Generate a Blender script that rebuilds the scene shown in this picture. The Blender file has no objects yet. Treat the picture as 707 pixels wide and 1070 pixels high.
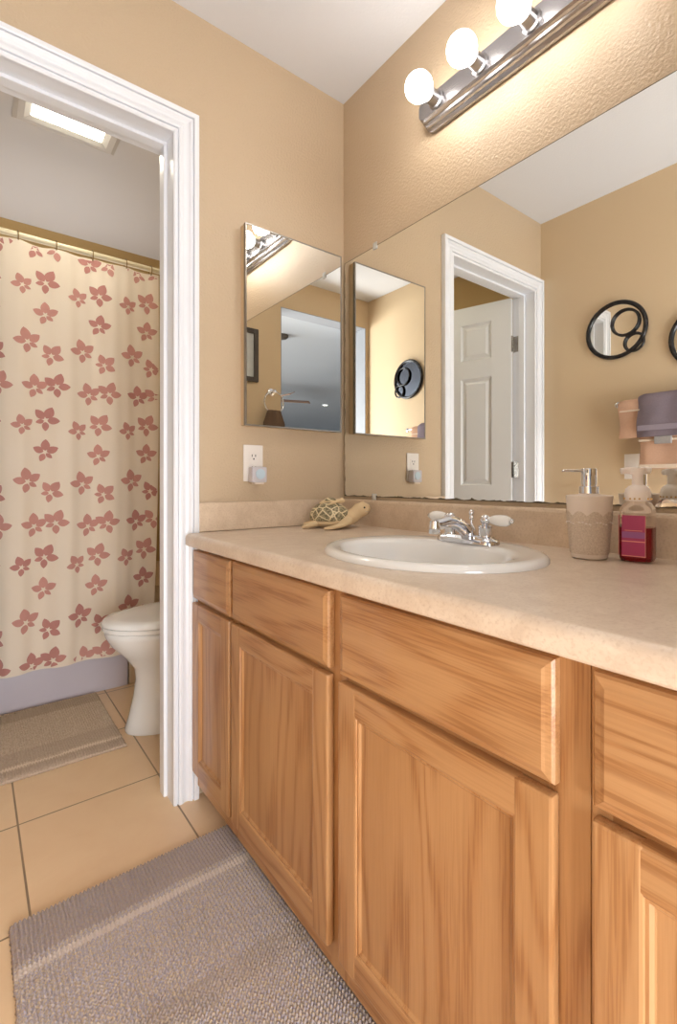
import bpy, bmesh, math, random
from mathutils import Vector, Matrix, noise
random.seed(7)
PI = math.pi
SC = bpy.context.scene
COL = SC.collection

# ------------------------------------------------------------------ camera
F_PX, HZ, YAW = 501.0, 503.5, math.radians(37.43)
cam_d = bpy.data.cameras.new('camera')
cam = bpy.data.objects.new('camera', cam_d); COL.objects.link(cam)
cam.location = (-1.1426, -1.461, 0.98)
cam.rotation_euler = (PI/2, 0, -YAW)
cam_d.sensor_fit = 'AUTO'; cam_d.sensor_width = 36
cam_d.lens = F_PX/1070*36
cam_d.shift_y = -(535-HZ)/1070
cam_d.clip_start = 0.02
SC.camera = cam

# ------------------------------------------------------------------ light + exposure
W = bpy.data.worlds.new('world'); SC.world = W; W.use_nodes = True
W.node_tree.nodes['Background'].inputs[0].default_value = (0.75, 0.85, 1, 1)
W.node_tree.nodes['Background'].inputs[1].default_value = 0.3
SC.view_settings.view_transform = 'Standard'; SC.view_settings.look = 'None'
SC.view_settings.gamma = 1; SC.view_settings.use_curve_mapping = False
SC.view_settings.exposure = 0.24

def area(name, loc, rot, sx, sy, power, col):
    l = bpy.data.lights.new(name, 'AREA'); l.shape = 'RECTANGLE'; l.size = sx; l.size_y = sy
    l.energy = power; l.color = col
    o = bpy.data.objects.new(name, l); COL.objects.link(o); o.location = loc; o.rotation_euler = rot
    return o
BULB = 20.0           # vanity globe radiance
LENS = 17.0           # ceiling lens radiance
area('opening_fill', (-0.60, -2.5, 0.72), (PI/2+0.06, 0, 0.05), 1.7, 1.25, 72, (0.97, 0.98, 1))  # added fill lamp behind the opening, lights the vanity room
area('bedroom_fill', (3.1, -5.0, 1.1), (0, PI/2, 0), 1.6, 3.0, 460, (0.95, 0.97, 1))  # added lamp out of view, brightens the bedroom ceiling and walls
area('tub_fill', (-0.85, 1.72, 1.50), (PI/2+1.0, 0, PI), 1.3, 0.6, 9, (0.98, 0.98, 1))  # added lamp hidden behind the curtain, brightens the bath ceiling

# ------------------------------------------------------------------ materials
def lin(c):
    r = []
    for v in c[:3]:
        v /= 255.0
        r.append(v/12.92 if v <= 0.04045 else ((v+0.055)/1.055)**2.4)
    return tuple(r)+(1,)

class NT:
    def __init__(s, name):
        s.m = bpy.data.materials.new(name); s.m.use_nodes = True
        s.t = s.m.node_tree; s.n = s.t.nodes; s.b = s.n['Principled BSDF']
        s.out = s.n['Material Output']
    def add(s, t, **k):
        n = s.n.new(t)
        for a, b in k.items(): setattr(n, a, b)
        return n
    def link(s, a, b): s.t.links.new(a, b)
    def coords(s, scale=(1, 1, 1), loc=(0, 0, 0), rot=(0, 0, 0), kind='Object', rnd=0):
        tc = s.add('ShaderNodeTexCoord'); mp = s.add('ShaderNodeMapping')
        src = tc.outputs[kind]
        if rnd:
            oi = s.add('ShaderNodeObjectInfo'); mu = s.add('ShaderNodeMath', operation='MULTIPLY')
            s.link(oi.outputs['Random'], mu.inputs[0]); mu.inputs[1].default_value = rnd
            ad = s.add('ShaderNodeVectorMath', operation='ADD')
            s.link(src, ad.inputs[0]); s.link(mu.outputs[0], ad.inputs[1]); src = ad.outputs[0]
        s.link(src, mp.inputs[0])
        mp.inputs['Scale'].default_value = scale; mp.inputs['Location'].default_value = loc
        mp.inputs['Rotation'].default_value = rot
        return mp.outputs[0]
    def noise(s, vec, scale, detail=4, rough=0.5, dist=0):
        n = s.add('ShaderNodeTexNoise'); s.link(vec, n.inputs['Vector'])
        n.inputs['Scale'].default_value = scale; n.inputs['Detail'].default_value = detail
        n.inputs['Roughness'].default_value = rough; n.inputs['Distortion'].default_value = dist
        return n.outputs[0]
    def ramp(s, fac, stops):
        r = s.add('ShaderNodeValToRGB'); e = r.color_ramp.elements
        while len(e) < len(stops): e.new(0.5)
        for x, (p, c) in zip(e, stops): x.position = p; x.color = c
        s.link(fac, r.inputs[0]); return r.outputs[0]
    def mix(s, fac, a, b, mode='MIX'):
        m = s.add('ShaderNodeMix', data_type='RGBA', blend_type=mode)
        for sock, v in ((m.inputs[0], fac), (m.inputs[6], a), (m.inputs[7], b)):
            if hasattr(v, 'is_output'): s.link(v, sock)
            else: sock.default_value = v
        return m.outputs[2]
    def math(s, op, a, b=0.0, c=None):
        m = s.add('ShaderNodeMath', operation=op)
        for i, v in enumerate((a, b, c)):
            if v is None: continue
            if hasattr(v, 'is_output'): s.link(v, m.inputs[i])
            else: m.inputs[i].default_value = v
        return m.outputs[0]
    def bump(s, h, strength, dist):
        b = s.add('ShaderNodeBump'); b.inputs['Strength'].default_value = strength
        b.inputs['Distance'].default_value = dist; s.link(h, b.inputs['Height'])
        s.link(b.outputs[0], s.b.inputs['Normal'])
    def set(s, col=None, rough=None, metal=None, spec=None, coat=None, trans=None, ior=None):
        I = s.b.inputs
        if col is not None:
            if hasattr(col, 'is_output'): s.link(col, I['Base Color'])
            else: I['Base Color'].default_value = col
        for k, v in (('Roughness', rough), ('Metallic', metal), ('Specular IOR Level', spec), ('Coat Weight', coat), ('Transmission Weight', trans), ('IOR', ior)):
            if v is None: continue
            if hasattr(v, 'is_output'): s.link(v, I[k])
            else: I[k].default_value = v
        return s.m

def plain(name, c, rough=0.5, metal=0, spec=0.5, var=0.06, scale=30, bump=0, bscale=200, coat=0):
    n = NT(name); v = n.coords()
    nz = n.noise(v, scale, 3)
    c = lin(c); d = tuple(x*(1-var) for x in c[:3])+(1,)
    col = n.mix(nz, d, c)
    if bump: n.bump(n.noise(v, bscale, 2), bump, 0.002)
    return n.set(col, rough, metal, spec, coat)

def emis(name, c, strength):
    n = NT(name); n.set(lin((250, 245, 235)), 0.4)
    n.b.inputs['Emission Color'].default_value = c; n.b.inputs['Emission Strength'].default_value = strength
    return n.m

def wallpaint(name, c, rough=0.42, bump=0.35, spec=0.4):
    n = NT(name); v = n.coords()
    big = n.noise(v, 1.6, 3)
    c = lin(c); d = tuple(x*0.93 for x in c[:3])+(1,)
    n.bump(n.noise(v, 130, 2, 0.5), bump, 0.004)
    return n.set(n.mix(big, d, c), rough, 0, spec)

M = {}
M['tan'] = wallpaint('tan_orange_peel_paint', (203, 181, 152), 0.38, 0.6)
M['tan_flat'] = wallpaint('tan_paint', (216, 192, 158), 0.6, 0.12, 0.3)
M['tan_bath'] = wallpaint('ochre_bath_paint', (200, 170, 116), 0.55, 0.12, 0.3)
M['ceil'] = wallpaint('ceiling_paint', (226, 228, 233), 0.75, 0.15, 0.2)
M['ceil_bath'] = wallpaint('bath_ceiling_paint', (216, 214, 213), 0.75, 0.1, 0.2)
M['bed_ceil'] = wallpaint('bedroom_ceiling_paint', (198, 203, 211), 0.8, 0.1, 0.2)
M['bed_wall'] = wallpaint('bedroom_wall_paint', (180, 184, 190), 0.8, 0.1, 0.2)
M['white'] = plain('white_gloss_paint', (238, 241, 247), 0.3, 0, 0.5, 0.03, 9)
M['doorwhite'] = plain('white_door_paint', (222, 222, 220), 0.4, 0, 0.4, 0.03, 9)
M['plate'] = plain('white_plastic', (238, 232, 226), 0.35, 0, 0.5, 0.02)
M['porcelain'] = plain('porcelain', (240, 240, 238), 0.12, 0, 0.6, 0.01, coat=0.4)
M['tub'] = plain('tub_enamel', (205, 197, 204), 0.25, 0, 0.5, 0.03)
M['chrome'] = plain('chrome', (225, 226, 230), 0.07, 1, 0.5, 0.02)
M['brushed'] = plain('satin_nickel', (176, 174, 176), 0.24, 1, 0.5, 0.05)
M['socket'] = plain('socket_metal', (150, 148, 150), 0.3, 1)
M['hinge'] = plain('hinge_steel', (190, 188, 184), 0.25, 1)
M['dark'] = plain('dark_gap', (24, 20, 17), 0.8)
M['black'] = plain('black_lacquer', (28, 24, 24), 0.25, 0, 0.5, 0.15)
M['clear'] = plain('clear_plastic', (235, 235, 230), 0.1, 0, 0.6); M['clear'].node_tree.nodes['Principled BSDF'].inputs['Transmission Weight'].default_value = 0.25
M['bulb'] = emis('glowing_bulb', (1, 0.96, 0.905, 1), BULB)
M['lens'] = emis('glowing_lens', (1, 0.96, 0.80, 1), LENS)
M['spot'] = emis('recessed_lamp', (1, 0.95, 0.85, 1), 6)
M['rod'] = plain('cream_metal_rod', (226, 214, 180), 0.3, 0.05, 0.5)
M['cream'] = plain('cream_ceramic', (234, 220, 207), 0.45, 0, 0.4, 0.05)
M['turtle'] = plain('carved_sandstone', (232, 206, 164), 0.6, 0, 0.3, 0.12, 60, 0.15, 300)
M['pumpwhite'] = plain('pump_plastic', (250, 240, 234), 0.3)
M['ring'] = plain('bronze_ring', (150, 124, 76), 0.35, 0.6)
M['gold'] = plain('gold_print', (200, 160, 90), 0.3, 0.8)
M['towel_grey'] = plain('mauve_grey_terry', (140, 128, 138), 0.95, 0, 0.1, 0.2, 160, 0.6, 420)
M['towel_greyband'] = plain('mauve_grey_band', (156, 146, 158), 0.9, 0, 0.1, 0.1, 160, 0.2, 420)
M['towel_pink'] = plain('dusty_pink_terry', (214, 174, 148), 0.95, 0, 0.1, 0.15, 140, 0.6, 420)
M['towel_cream'] = plain('cream_terry', (232, 214, 194), 0.95, 0, 0.1, 0.1, 140, 0.5, 420)
M['towel_brown'] = plain('brown_terry', (118, 96, 80), 0.95, 0, 0.1, 0.2, 140, 0.6, 420)
M['clipgrey'] = plain('grey_ribbon', (176, 172, 170), 0.5, 0, 0.4, 0.3, 220)
M['frame_wood'] = plain('dark_grey_wood', (84, 76, 70), 0.45, 0, 0.4, 0.3, 60)
M['paper'] = plain('pale_print', (206, 208, 206), 0.5, 0, 0.3, 0.2, 22)
M['fanwood'] = plain('fan_blade_wood', (168, 128, 100), 0.45, 0, 0.4, 0.2, 40)
M['carpet'] = plain('bedroom_carpet', (170, 160, 150), 0.95, 0, 0.1, 0.2, 60)
M['vent'] = plain('bath_fan_plastic', (206, 202, 196), 0.5)

def mirror_mat():
    n = NT('mirror_glass'); n.set((0.90, 0.905, 0.88, 1), 0.004, 1); return n.m
M['mirror'] = mirror_mat()
M['mirror_dark'] = plain('darkened_mirror', (92, 94, 100), 0.03, 1)  # base colour darkened so this mirror's reflection comes out dark

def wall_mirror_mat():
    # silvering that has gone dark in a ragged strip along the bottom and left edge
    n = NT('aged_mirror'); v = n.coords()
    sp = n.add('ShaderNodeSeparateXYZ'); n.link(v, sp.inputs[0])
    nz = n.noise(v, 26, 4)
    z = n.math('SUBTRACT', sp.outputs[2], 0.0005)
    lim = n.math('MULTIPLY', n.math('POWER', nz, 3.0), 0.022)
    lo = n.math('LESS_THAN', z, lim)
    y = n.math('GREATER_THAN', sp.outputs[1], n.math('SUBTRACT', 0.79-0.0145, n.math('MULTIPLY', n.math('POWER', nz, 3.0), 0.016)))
    f = n.math('MAXIMUM', n.math('MAXIMUM', lo, y), n.math('GREATER_THAN', sp.outputs[2], 0.8888))  # also paints a thin even dark line along the top edge
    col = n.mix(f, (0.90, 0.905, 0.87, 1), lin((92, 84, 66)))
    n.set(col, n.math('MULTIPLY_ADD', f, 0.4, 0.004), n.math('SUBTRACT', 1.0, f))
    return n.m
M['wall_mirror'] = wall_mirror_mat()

def oak(name, axis, base=(176, 125, 78), dark=(132, 84, 44), light=(190, 144, 98)):
    n = NT(name)
    sc = [5, 5, 5]; sc[axis] = 0.55
    v = n.coords(tuple(sc), rnd=7)
    g = n.noise(v, 1.6, 2, 0.4, 0.3)                         # broad cathedral field
    w = n.add('ShaderNodeMath', operation='SINE'); n.link(n.math('MULTIPLY', g, 60.0), w.inputs[0])
    rings = n.math('MULTIPLY_ADD', w.outputs[0], 0.5, 0.5)
    sc2 = [330, 330, 330]; sc2[axis] = 9
    pores = n.noise(n.coords(tuple(sc2), rnd=5), 1.0, 2, 0.5)
    sc3 = [5, 5, 5]; sc3[axis] = 0.9
    tone = n.noise(n.coords(tuple(sc3), rnd=3), 1.5, 3)
    c1 = n.mix(n.math('MULTIPLY', n.math('POWER', rings, 3.0), 0.8), lin(light), lin(base))
    pr = n.ramp(pores, [(0.40, (1, 1, 1, 1)), (0.56, (0, 0, 0, 1))])
    amt = n.math('MULTIPLY', pr, n.math('MULTIPLY_ADD', n.math('POWER', rings, 2.0), 0.34, 0.10))
    c2 = n.mix(amt, c1, lin(dark))
    tr = n.ramp(tone, [(0.30, (0.84, 0.79, 0.72, 1)), (0.62, (1, 1, 1, 1))])
    c3 = n.mix(0.8, c2, n.mix(1.0, c2, tr, 'MULTIPLY'))
    n.bump(pores, 0.06, 0.001)
    return n.set(c3, 0.34, 0, 0.45, 0.2)
M['oak_v'] = oak('oak_vertical_grain', 2)
M['oak_h'] = oak('oak_horizontal_grain', 1)

def laminate(name, c0, c1, c2, rough, scale=1.0):
    n = NT(name); v = n.coords()
    a = n.noise(v, 16*scale, 6, 0.65, 0.6); b = n.noise(v, 190*scale, 3, 0.6)
    col = n.mix(n.ramp(a, [(0.36, (0, 0, 0, 1)), (0.64, (1, 1, 1, 1))]), lin(c0), lin(c1))
    col = n.mix(n.math('MULTIPLY', n.ramp(b, [(0.5, (0, 0, 0, 1)), (0.72, (1, 1, 1, 1))]), 0.6), col, lin(c2))
    return n.set(col, rough, 0, 0.5)
M['counter'] = laminate('beige_laminate', (216, 196, 176), (230, 213, 194), (200, 177, 155), 0.3)
M['splash'] = laminate('beige_laminate_splash', (210, 188, 162), (224, 204, 180), (192, 167, 140), 0.35)

def tiles():
    n = NT('ceramic_floor_tile'); v = n.coords(loc=(0.645-0.392*3, -0.182+0.392*9, 0))
    v2 = n.coords()
    br = n.add('ShaderNodeTexBrick'); br.offset = 0; br.squash = 1
    n.link(v, br.inputs['Vector']); I = br.inputs
    I['Scale'].default_value = 1; I['Mortar Size'].default_value = 0.0028; I['Mortar Smooth'].default_value = 0.25
    I['Brick Width'].default_value = 0.392; I['Row Height'].default_value = 0.392; I['Bias'].default_value = 0
    I['Color1'].default_value = lin((236, 205, 168)); I['Color2'].default_value = lin((230, 198, 158)); I['Mortar'].default_value = lin((138, 116, 92))
    cl = n.noise(v2, 5, 5, 0.6, 0.5)
    col = n.mix(n.math('MULTIPLY', n.ramp(cl, [(0.38, (0, 0, 0, 1)), (0.68, (1, 1, 1, 1))]), 0.30), br.outputs['Color'], lin((216, 176, 134)))
    n.bump(n.math('MULTIPLY', br.outputs['Fac'], -1.0), 0.5, 0.002)
    return n.set(col, 0.33, 0, 0.45)
M['tile'] = tiles()

def rug_mat(name, base, alt, specks, stripes, axis, amt):
    # woven stripes across the rug (axis: 0 = x, 1 = y), tuft colour by noise
    n = NT(name); v = n.coords()
    sp = n.add('ShaderNodeSeparateXYZ'); n.link(v, sp.inputs[0])
    t = n.noise(v, 260, 2, 0.6)
    col = n.mix(n.ramp(t, [(0.35, (0, 0, 0, 1)), (0.65, (1, 1, 1, 1))]), lin(base), lin(alt))
    big = n.noise(v, 9, 3)
    sel = n.noise(n.coords((1, 1.0, 1), (3, 1, 0)), 190, 2, 0.5)
    for c, lo, hi in specks:
        f = n.math('MULTIPLY', n.math('MULTIPLY', n.math('GREATER_THAN', sel, lo), n.math('LESS_THAN', sel, hi)), amt)
        col = n.mix(f, col, lin(c))
    wob = n.math('MULTIPLY_ADD', big, 0.012, -0.006)
    pos = n.math('ADD', sp.outputs[axis], wob)
    for a, b, c, k in stripes:
        f = n.math('MULTIPLY', n.math('MULTIPLY', n.math('GREATER_THAN', pos, a), n.math('LESS_THAN', pos, b)), k)
        col = n.mix(f, col, lin(c))
    return n.set(col, 0.95, 0, 0.1)
M['rug_grey'] = rug_mat('grey_chenille', (168, 155, 150), (198, 185, 178),
    [((214, 190, 144), 0.54, 0.60), ((168, 170, 198), 0.42, 0.47)],
    [(-0.31, -0.18, (160, 144, 138), 0.6), (-0.345, -0.325, (222, 208, 196), 0.65), (-0.62, -0.56, (170, 154, 140), 0.4), (-0.9, -0.84, (150, 136, 130), 0.5)], 1, 0.65)
M['rug_tan'] = rug_mat('tan_bath_rug_pile', (192, 170, 148), (216, 196, 174), [((172, 150, 130), 0.56, 0.7)],
    [(0.42, 0.475, (176, 154, 136), 0.6), (0.482, 0.496, (232, 214, 194), 0.8), (0.51, 0.60, (178, 156, 138), 0.5), (0.87, 0.97, (168, 146, 122), 0.55)], 1, 0.5)

def curtain_mat():
    n = NT('cream_curtain_cloth'); v = n.coords()
    n.bump(n.noise(n.coords((1, 1, 1)), 500, 2), 0.1, 0.001)
    m = n.set(n.mix(n.noise(v, 5, 2), lin((232, 216, 194)), lin((238, 224, 206))), 0.8, 0, 0.2)
    return m
M['curtain'] = curtain_mat()
M['leaf'] = plain('dusty_rose_print', (208, 152, 140), 0.8, 0, 0.2, 0.14, 40)
M['leaf_dark'] = plain('deep_rose_print', (198, 140, 130), 0.8, 0, 0.2, 0.14, 40)

def shell_mat():
    n = NT('carved_shell'); v = n.coords()
    vo = n.add('ShaderNodeTexVoronoi', feature='DISTANCE_TO_EDGE'); n.link(v, vo.inputs['Vector']); vo.inputs['Scale'].default_value = 34
    e = n.ramp(vo.outputs['Distance'], [(0.03, (1, 1, 1, 1)), (0.09, (0, 0, 0, 1))])
    nz = n.noise(v, 170, 3)
    c = n.mix(n.ramp(nz, [(0.4, (0, 0, 0, 1)), (0.62, (1, 1, 1, 1))]), lin((104, 94, 68)), lin((176, 164, 130)))
    n.bump(vo.outputs['Distance'], 0.6, 0.006)
    return n.set(n.mix(e, c, lin((232, 216, 178))), 0.6)
M['shell'] = shell_mat()

def burlap():
    n = NT('woven_lace_ceramic'); v = n.coords((420, 420, 520))
    ch = n.add('ShaderNodeTexWave'); n.link(v, ch.inputs['Vector']); ch.inputs['Scale'].default_value = 0.3; ch.inputs['Distortion'].default_value = 2
    nz = n.noise(n.coords(), 380, 3, 0.6)
    f = n.ramp(nz, [(0.38, (0, 0, 0, 1)), (0.62, (1, 1, 1, 1))])
    n.bump(nz, 0.6, 0.003)
    return n.set(n.mix(f, lin((200, 181, 162)), lin((222, 206, 188))), 0.7)
M['lace'] = burlap()
def glass(name, c, rough=0.02):
    n = NT(name); v = n.coords(); n.noise(v, 5)
    return n.set(lin(c), rough, 0, 0.5, 0, 1.0, 1.18)
M['bottle'] = glass('clear_bottle', (254, 248, 246))
def liquid():
    n = NT('red_soap'); n.set(lin((172, 34, 48)), 0.1, 0, 0.5, 0, 0.55, 1.33); return n.m
M['liquid'] = liquid()
M['label'] = plain('magenta_label', (176, 52, 104), 0.35, 0, 0.5, 0.12, 40)
M['label_b'] = plain('violet_label_band', (156, 88, 150), 0.35)
M['label_l'] = plain('pink_label_line', (236, 150, 140), 0.35)
M['glowblue'] = plain('pale_blue_sensor', (196, 216, 228), 0.3)

# ------------------------------------------------------------------ mesh helpers
def bx(bm, x0, x1, y0, y1, z0, z1, bev=0.0, mi=0, seg=2):
    r = bmesh.ops.create_cube(bm, size=1); vs = r['verts']
    for v in vs:
        v.co = Vector(((x0+x1)/2+v.co.x*abs(x1-x0), (y0+y1)/2+v.co.y*abs(y1-y0), (z0+z1)/2+v.co.z*abs(z1-z0)))
    fs = {f for v in vs for f in v.link_faces}
    for f in fs: f.material_index = mi
    if bev:
        es = {e for v in vs for e in v.link_edges}
        rr = bmesh.ops.bevel(bm, geom=list(es), offset=bev, segments=seg, profile=0.6, affect='EDGES')
        for f in rr['faces']: f.material_index = mi
    return vs
def frame3(d):
    d = Vector(d).normalized(); up = Vector((0, 0, 1)) if abs(d.z) < 0.95 else Vector((1, 0, 0))
    a = d.cross(up).normalized(); return a, a.cross(d).normalized()
def loft(bm, rings, caps=True, mi=0, closed=True):
    R = [[bm.verts.new(p) for p in r] for r in rings]; n = len(R[0])
    for a, b in zip(R, R[1:]):
        for i in range(n if closed else n-1):
            f = bm.faces.new((a[i], a[(i+1) % n], b[(i+1) % n], b[i])); f.material_index = mi; f.smooth = True
    if caps and closed:
        if caps != 'end': f = bm.faces.new(R[0][::-1]); f.material_index = mi
        f = bm.faces.new(R[-1]); f.material_index = mi
    return R
def tube(bm, pts, r, n=12, mi=0, caps=True):
    pts = [Vector(p) for p in pts]; rs = r if isinstance(r, (list, tuple)) else [r]*len(pts); rings = []
    a0 = None
    for i, p in enumerate(pts):
        d = (pts[min(i+1, len(pts)-1)]-pts[max(i-1, 0)]).normalized()
        if a0 is None: a, b = frame3(d)
        else:
            a = (a0-d*a0.dot(d)).normalized(); b = d.cross(a)
            b = -b if False else b
        if a0 is None: b = d.cross(a)
        a0 = a
        rings.append([p+(a*math.cos(2*PI*k/n)+b*math.sin(2*PI*k/n))*rs[i] for k in range(n)])
    loft(bm, rings, caps, mi)
def lathe(bm, prof, c=(0, 0, 0), axis='Z', n=32, mi=0, sx=1, sy=1):
    """profile of (radius, height) turned about an axis through c"""
    rings = []
    for r, h in prof:
        r = max(r, 1e-5); ring = []
        for k in range(n):
            a = 2*PI*k/n; u, w = r*math.cos(a)*sx, r*math.sin(a)*sy
            p = {'Z': (u, w, h), 'X': (h, u, w), 'Y': (w, h, u)}[axis]
            ring.append(Vector(c)+Vector(p))
        rings.append(ring)
    loft(bm, rings, True, mi)
def torus(bm, c, R, r, axis='X', n=40, m=10, mi=0, sy=1.0):
    rings = []
    for i in range(n+1):
        a = 2*PI*i/n; ring = []
        for j in range(m):
            b = 2*PI*j/m; q = R+r*math.cos(b); h = r*math.sin(b)
            p = {'Z': (q*math.cos(a), q*math.sin(a), h), 'X': (h*sy, q*math.cos(a), q*math.sin(a)), 'Y': (q*math.cos(a), h*sy, q*math.sin(a))}[axis]
            ring.append(Vector(c)+Vector(p))
        rings.append(ring)
    loft(bm, rings, False, mi)
def ball(bm, c, r, s=(1, 1, 1), u=24, v=14, mi=0):
    rr = bmesh.ops.create_uvsphere(bm, u_segments=u, v_segments=v, radius=r)
    for q in rr['verts']: q.co = Vector(c)+Vector((q.co.x*s[0], q.co.y*s[1], q.co.z*s[2]))
    for f in {f for q in rr['verts'] for f in q.link_faces}: f.smooth = True; f.material_index = mi
    return rr['verts']

ROOTLOC = {}
def wloc(o):
    return ROOTLOC.get(o.name, Vector((0, 0, 0))) if o else Vector((0, 0, 0))
def obj(name, bm, mats, parent=None, local=False, smooth=None, weld=False, label=None):
    """link one bmesh as ONE object; verts are given in world space unless local"""
    bmesh.ops.recalc_face_normals(bm, faces=bm.faces)
    me = bpy.data.meshes.new(name)
    base = wloc(parent)
    if parent is None and not local:
        base = Vector((0, 0, 0))
    if not local and base.length: bmesh.ops.translate(bm, verts=bm.verts, vec=-base)
    bm.to_mesh(me); bm.free()
    if not isinstance(mats, (list, tuple)): mats = [mats]
    for m in mats: me.materials.append(m)
    if smooth:
        for p in me.polygons: p.use_smooth = True
        try: me.set_sharp_from_angle(angle=math.radians(smooth))
        except Exception: pass
    o = bpy.data.objects.new(name, me); COL.objects.link(o)
    if parent: o.parent = parent
    ROOTLOC[o.name] = base.copy()
    if label: o['label'] = label
    return o
def thing(name, label, cat, loc=(0, 0, 0), rz=0, group=None):
    o = bpy.data.objects.new(name, None); COL.objects.link(o); o.empty_display_size = 0.05
    o.location = loc; o.rotation_euler = (0, 0, rz); ROOTLOC[o.name] = Vector(loc)
    o['label'] = label; o['category'] = cat
    if group: o['group'] = group
    return o
def tag(o, label, cat, group=None, kind=None):
    o['label'] = label; o['category'] = cat
    if group: o['group'] = group
    if kind: o['kind'] = kind
    return o
def struct(name, bm, mat, label, cat, parent=None):
    o = obj(name, bm, mat, parent)
    if parent is None:
        o['kind'] = 'structure'; o['label'] = label; o['category'] = cat
    return o
def B(): return bmesh.new()

# ------------------------------------------------------------------ the setting
XL, YB, H = -1.43, -1.56, 2.44          # vanity room: mirror wall x=0, end wall y=0
BX0, BX1, BY1 = -1.62, 0.03, 1.77       # bath room beyond the end wall
DX0, DX1, DZ = -1.352, -0.658, 2.038    # door opening
OX0, OX1, OZ = -1.40, -0.611, 2.222     # opening to the bedroom in the back wall
b = B(); bx(b, -2.2, 0.2, -1.75, 1.95, -0.06, 0)
struct('floor', b, M['tile'], 'beige ceramic tile floor with dark grout', 'floor')
b = B(); bx(b, 0, 0.10, YB-0.14, 0.12, 0, H); struct('wall_right', b, M['tan'], 'tan textured wall that carries the large mirror', 'wall')
b = B(); bx(b, XL-0.1, XL, YB, 0, 0, H); struct('wall_left', b, M['tan_flat'], 'tan wall opposite the vanity, seen in the mirror', 'wall')
b = B()
bx(b, BX0, DX0-0.018, 0, 0.12, 0, H); bx(b, DX1+0.018, 0, 0, 0.12, 0, H); bx(b, DX0-0.018, DX1+0.018, 0, 0.12, DZ+0.018, H)
struct('wall_end', b, M['tan'], 'tan textured end wall with the doorway to the bath', 'wall')
b = B()
bx(b, XL, OX0, YB-0.14, YB, 0, H); bx(b, OX1, 0, YB-0.14, YB, 0, H); bx(b, OX0, OX1, YB-0.14, YB, OZ, H)
struct('wall_back', b, M['tan_flat'], 'tan wall with a wide cased opening, seen in the cabinet mirror', 'wall')
b = B(); bx(b, XL-0.1, 0.1, YB-0.14, 0, H, H+0.06); struct('ceiling', b, M['ceil'], 'white ceiling over the vanity', 'ceiling')
b = B(); bx(b, BX0-0.1, BX1+0.1, 0.0, BY1+0.1, H+0.0005, H+0.06); struct('ceiling_bath', b, M['ceil_bath'], 'grey white ceiling over the toilet and tub', 'ceiling')
b = B(); bx(b, BX0-0.1, BX0, 0.0, BY1, 0, H); struct('wall_bath_left', b, M['tan_bath'], 'ochre wall left of the tub', 'wall')
b = B(); bx(b, BX1, BX1+0.1, 0.12, BY1, 0, H); struct('wall_bath_right', b, M['tan_bath'], 'ochre wall behind the toilet tank', 'wall')
b = B(); bx(b, BX0-0.1, BX1+0.1, BY1, BY1+0.1, 0, H); struct('wall_bath_back', b, M['tan_bath'], 'ochre wall above the shower rod', 'wall')
b = B(); bx(b, -0.535, BX1, 1.0, BY1, 0, 0.46, 0.004); struct('wall_bath_ledge', b, M['tan_flat'], 'low tan ledge at the foot end of the tub', 'wall')
b = B(); bx(b, XL, XL+0.004, YB, 0, 0.962, 0.972); struct('trim_3', b, M['tan_flat'], 'thin tan ledge line along the wall opposite the mirror', 'trim')

b = B()
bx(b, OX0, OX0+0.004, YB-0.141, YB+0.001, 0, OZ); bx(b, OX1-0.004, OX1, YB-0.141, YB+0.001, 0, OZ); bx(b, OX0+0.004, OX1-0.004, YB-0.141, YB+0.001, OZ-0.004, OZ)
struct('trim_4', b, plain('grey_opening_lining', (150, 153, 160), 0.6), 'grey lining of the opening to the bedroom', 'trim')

# doorway casing: one profile swept round the opening with mitred corners
PROF = [(0, 0), (0, 0.009), (0.003, 0.012), (0.011, 0.012), (0.0112, 0.007), (0.0145, 0.007), (0.0147, 0.014), (0.020, 0.016), (0.026, 0.0155), (0.032, 0.0115), (0.038, 0.010), (0.045, 0.012),
        (0.0505, 0.017), (0.054, 0.0185), (0.0562, 0.018), (0.0564, 0.013), (0.0592, 0.013), (0.0594, 0.021), (0.062, 0.0225), (0.074, 0.0225), (0.076, 0.020), (0.076, 0)]
def casing(bm, x0, x1, zt, y, sgn):
    for legs in (0,):
        rings = []
        for k in range(4):
            ring = []
            for u, v in PROF:
                p = [(x0-u, 0), (x0-u, zt+u), (x1+u, zt+u), (x1+u, 0)][k]
                ring.append((p[0], y+sgn*v, p[1]))
            rings.append(ring)
        loft(bm, rings)
        for f in bm.faces: f.smooth = False
b = B(); casing(b, DX0, DX1, DZ, 0.0, -1); struct('trim_1', b, M['white'], 'white moulded casing around the bath doorway', 'trim')
b = B()
for x0, x1 in ((DX0-0.018, DX0), (DX1, DX1+0.018)): bx(b, x0, x1, -0.001, 0.125, 0, DZ)
bx(b, DX0-0.018, DX1+0.018, -0.001, 0.125, DZ, DZ+0.018)
bx(b, DX0, DX0+0.011, 0.05, 0.086, 0, DZ-0.011, 0.002); bx(b, DX1-0.011, DX1, 0.05, 0.086, 0, DZ-0.011, 0.002)
bx(b, DX0, DX1, 0.05, 0.086, DZ-0.011, DZ, 0.002)
struct('trim_2', b, M['white'], 'white door jamb and stop inside the bath doorway', 'trim')

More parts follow.
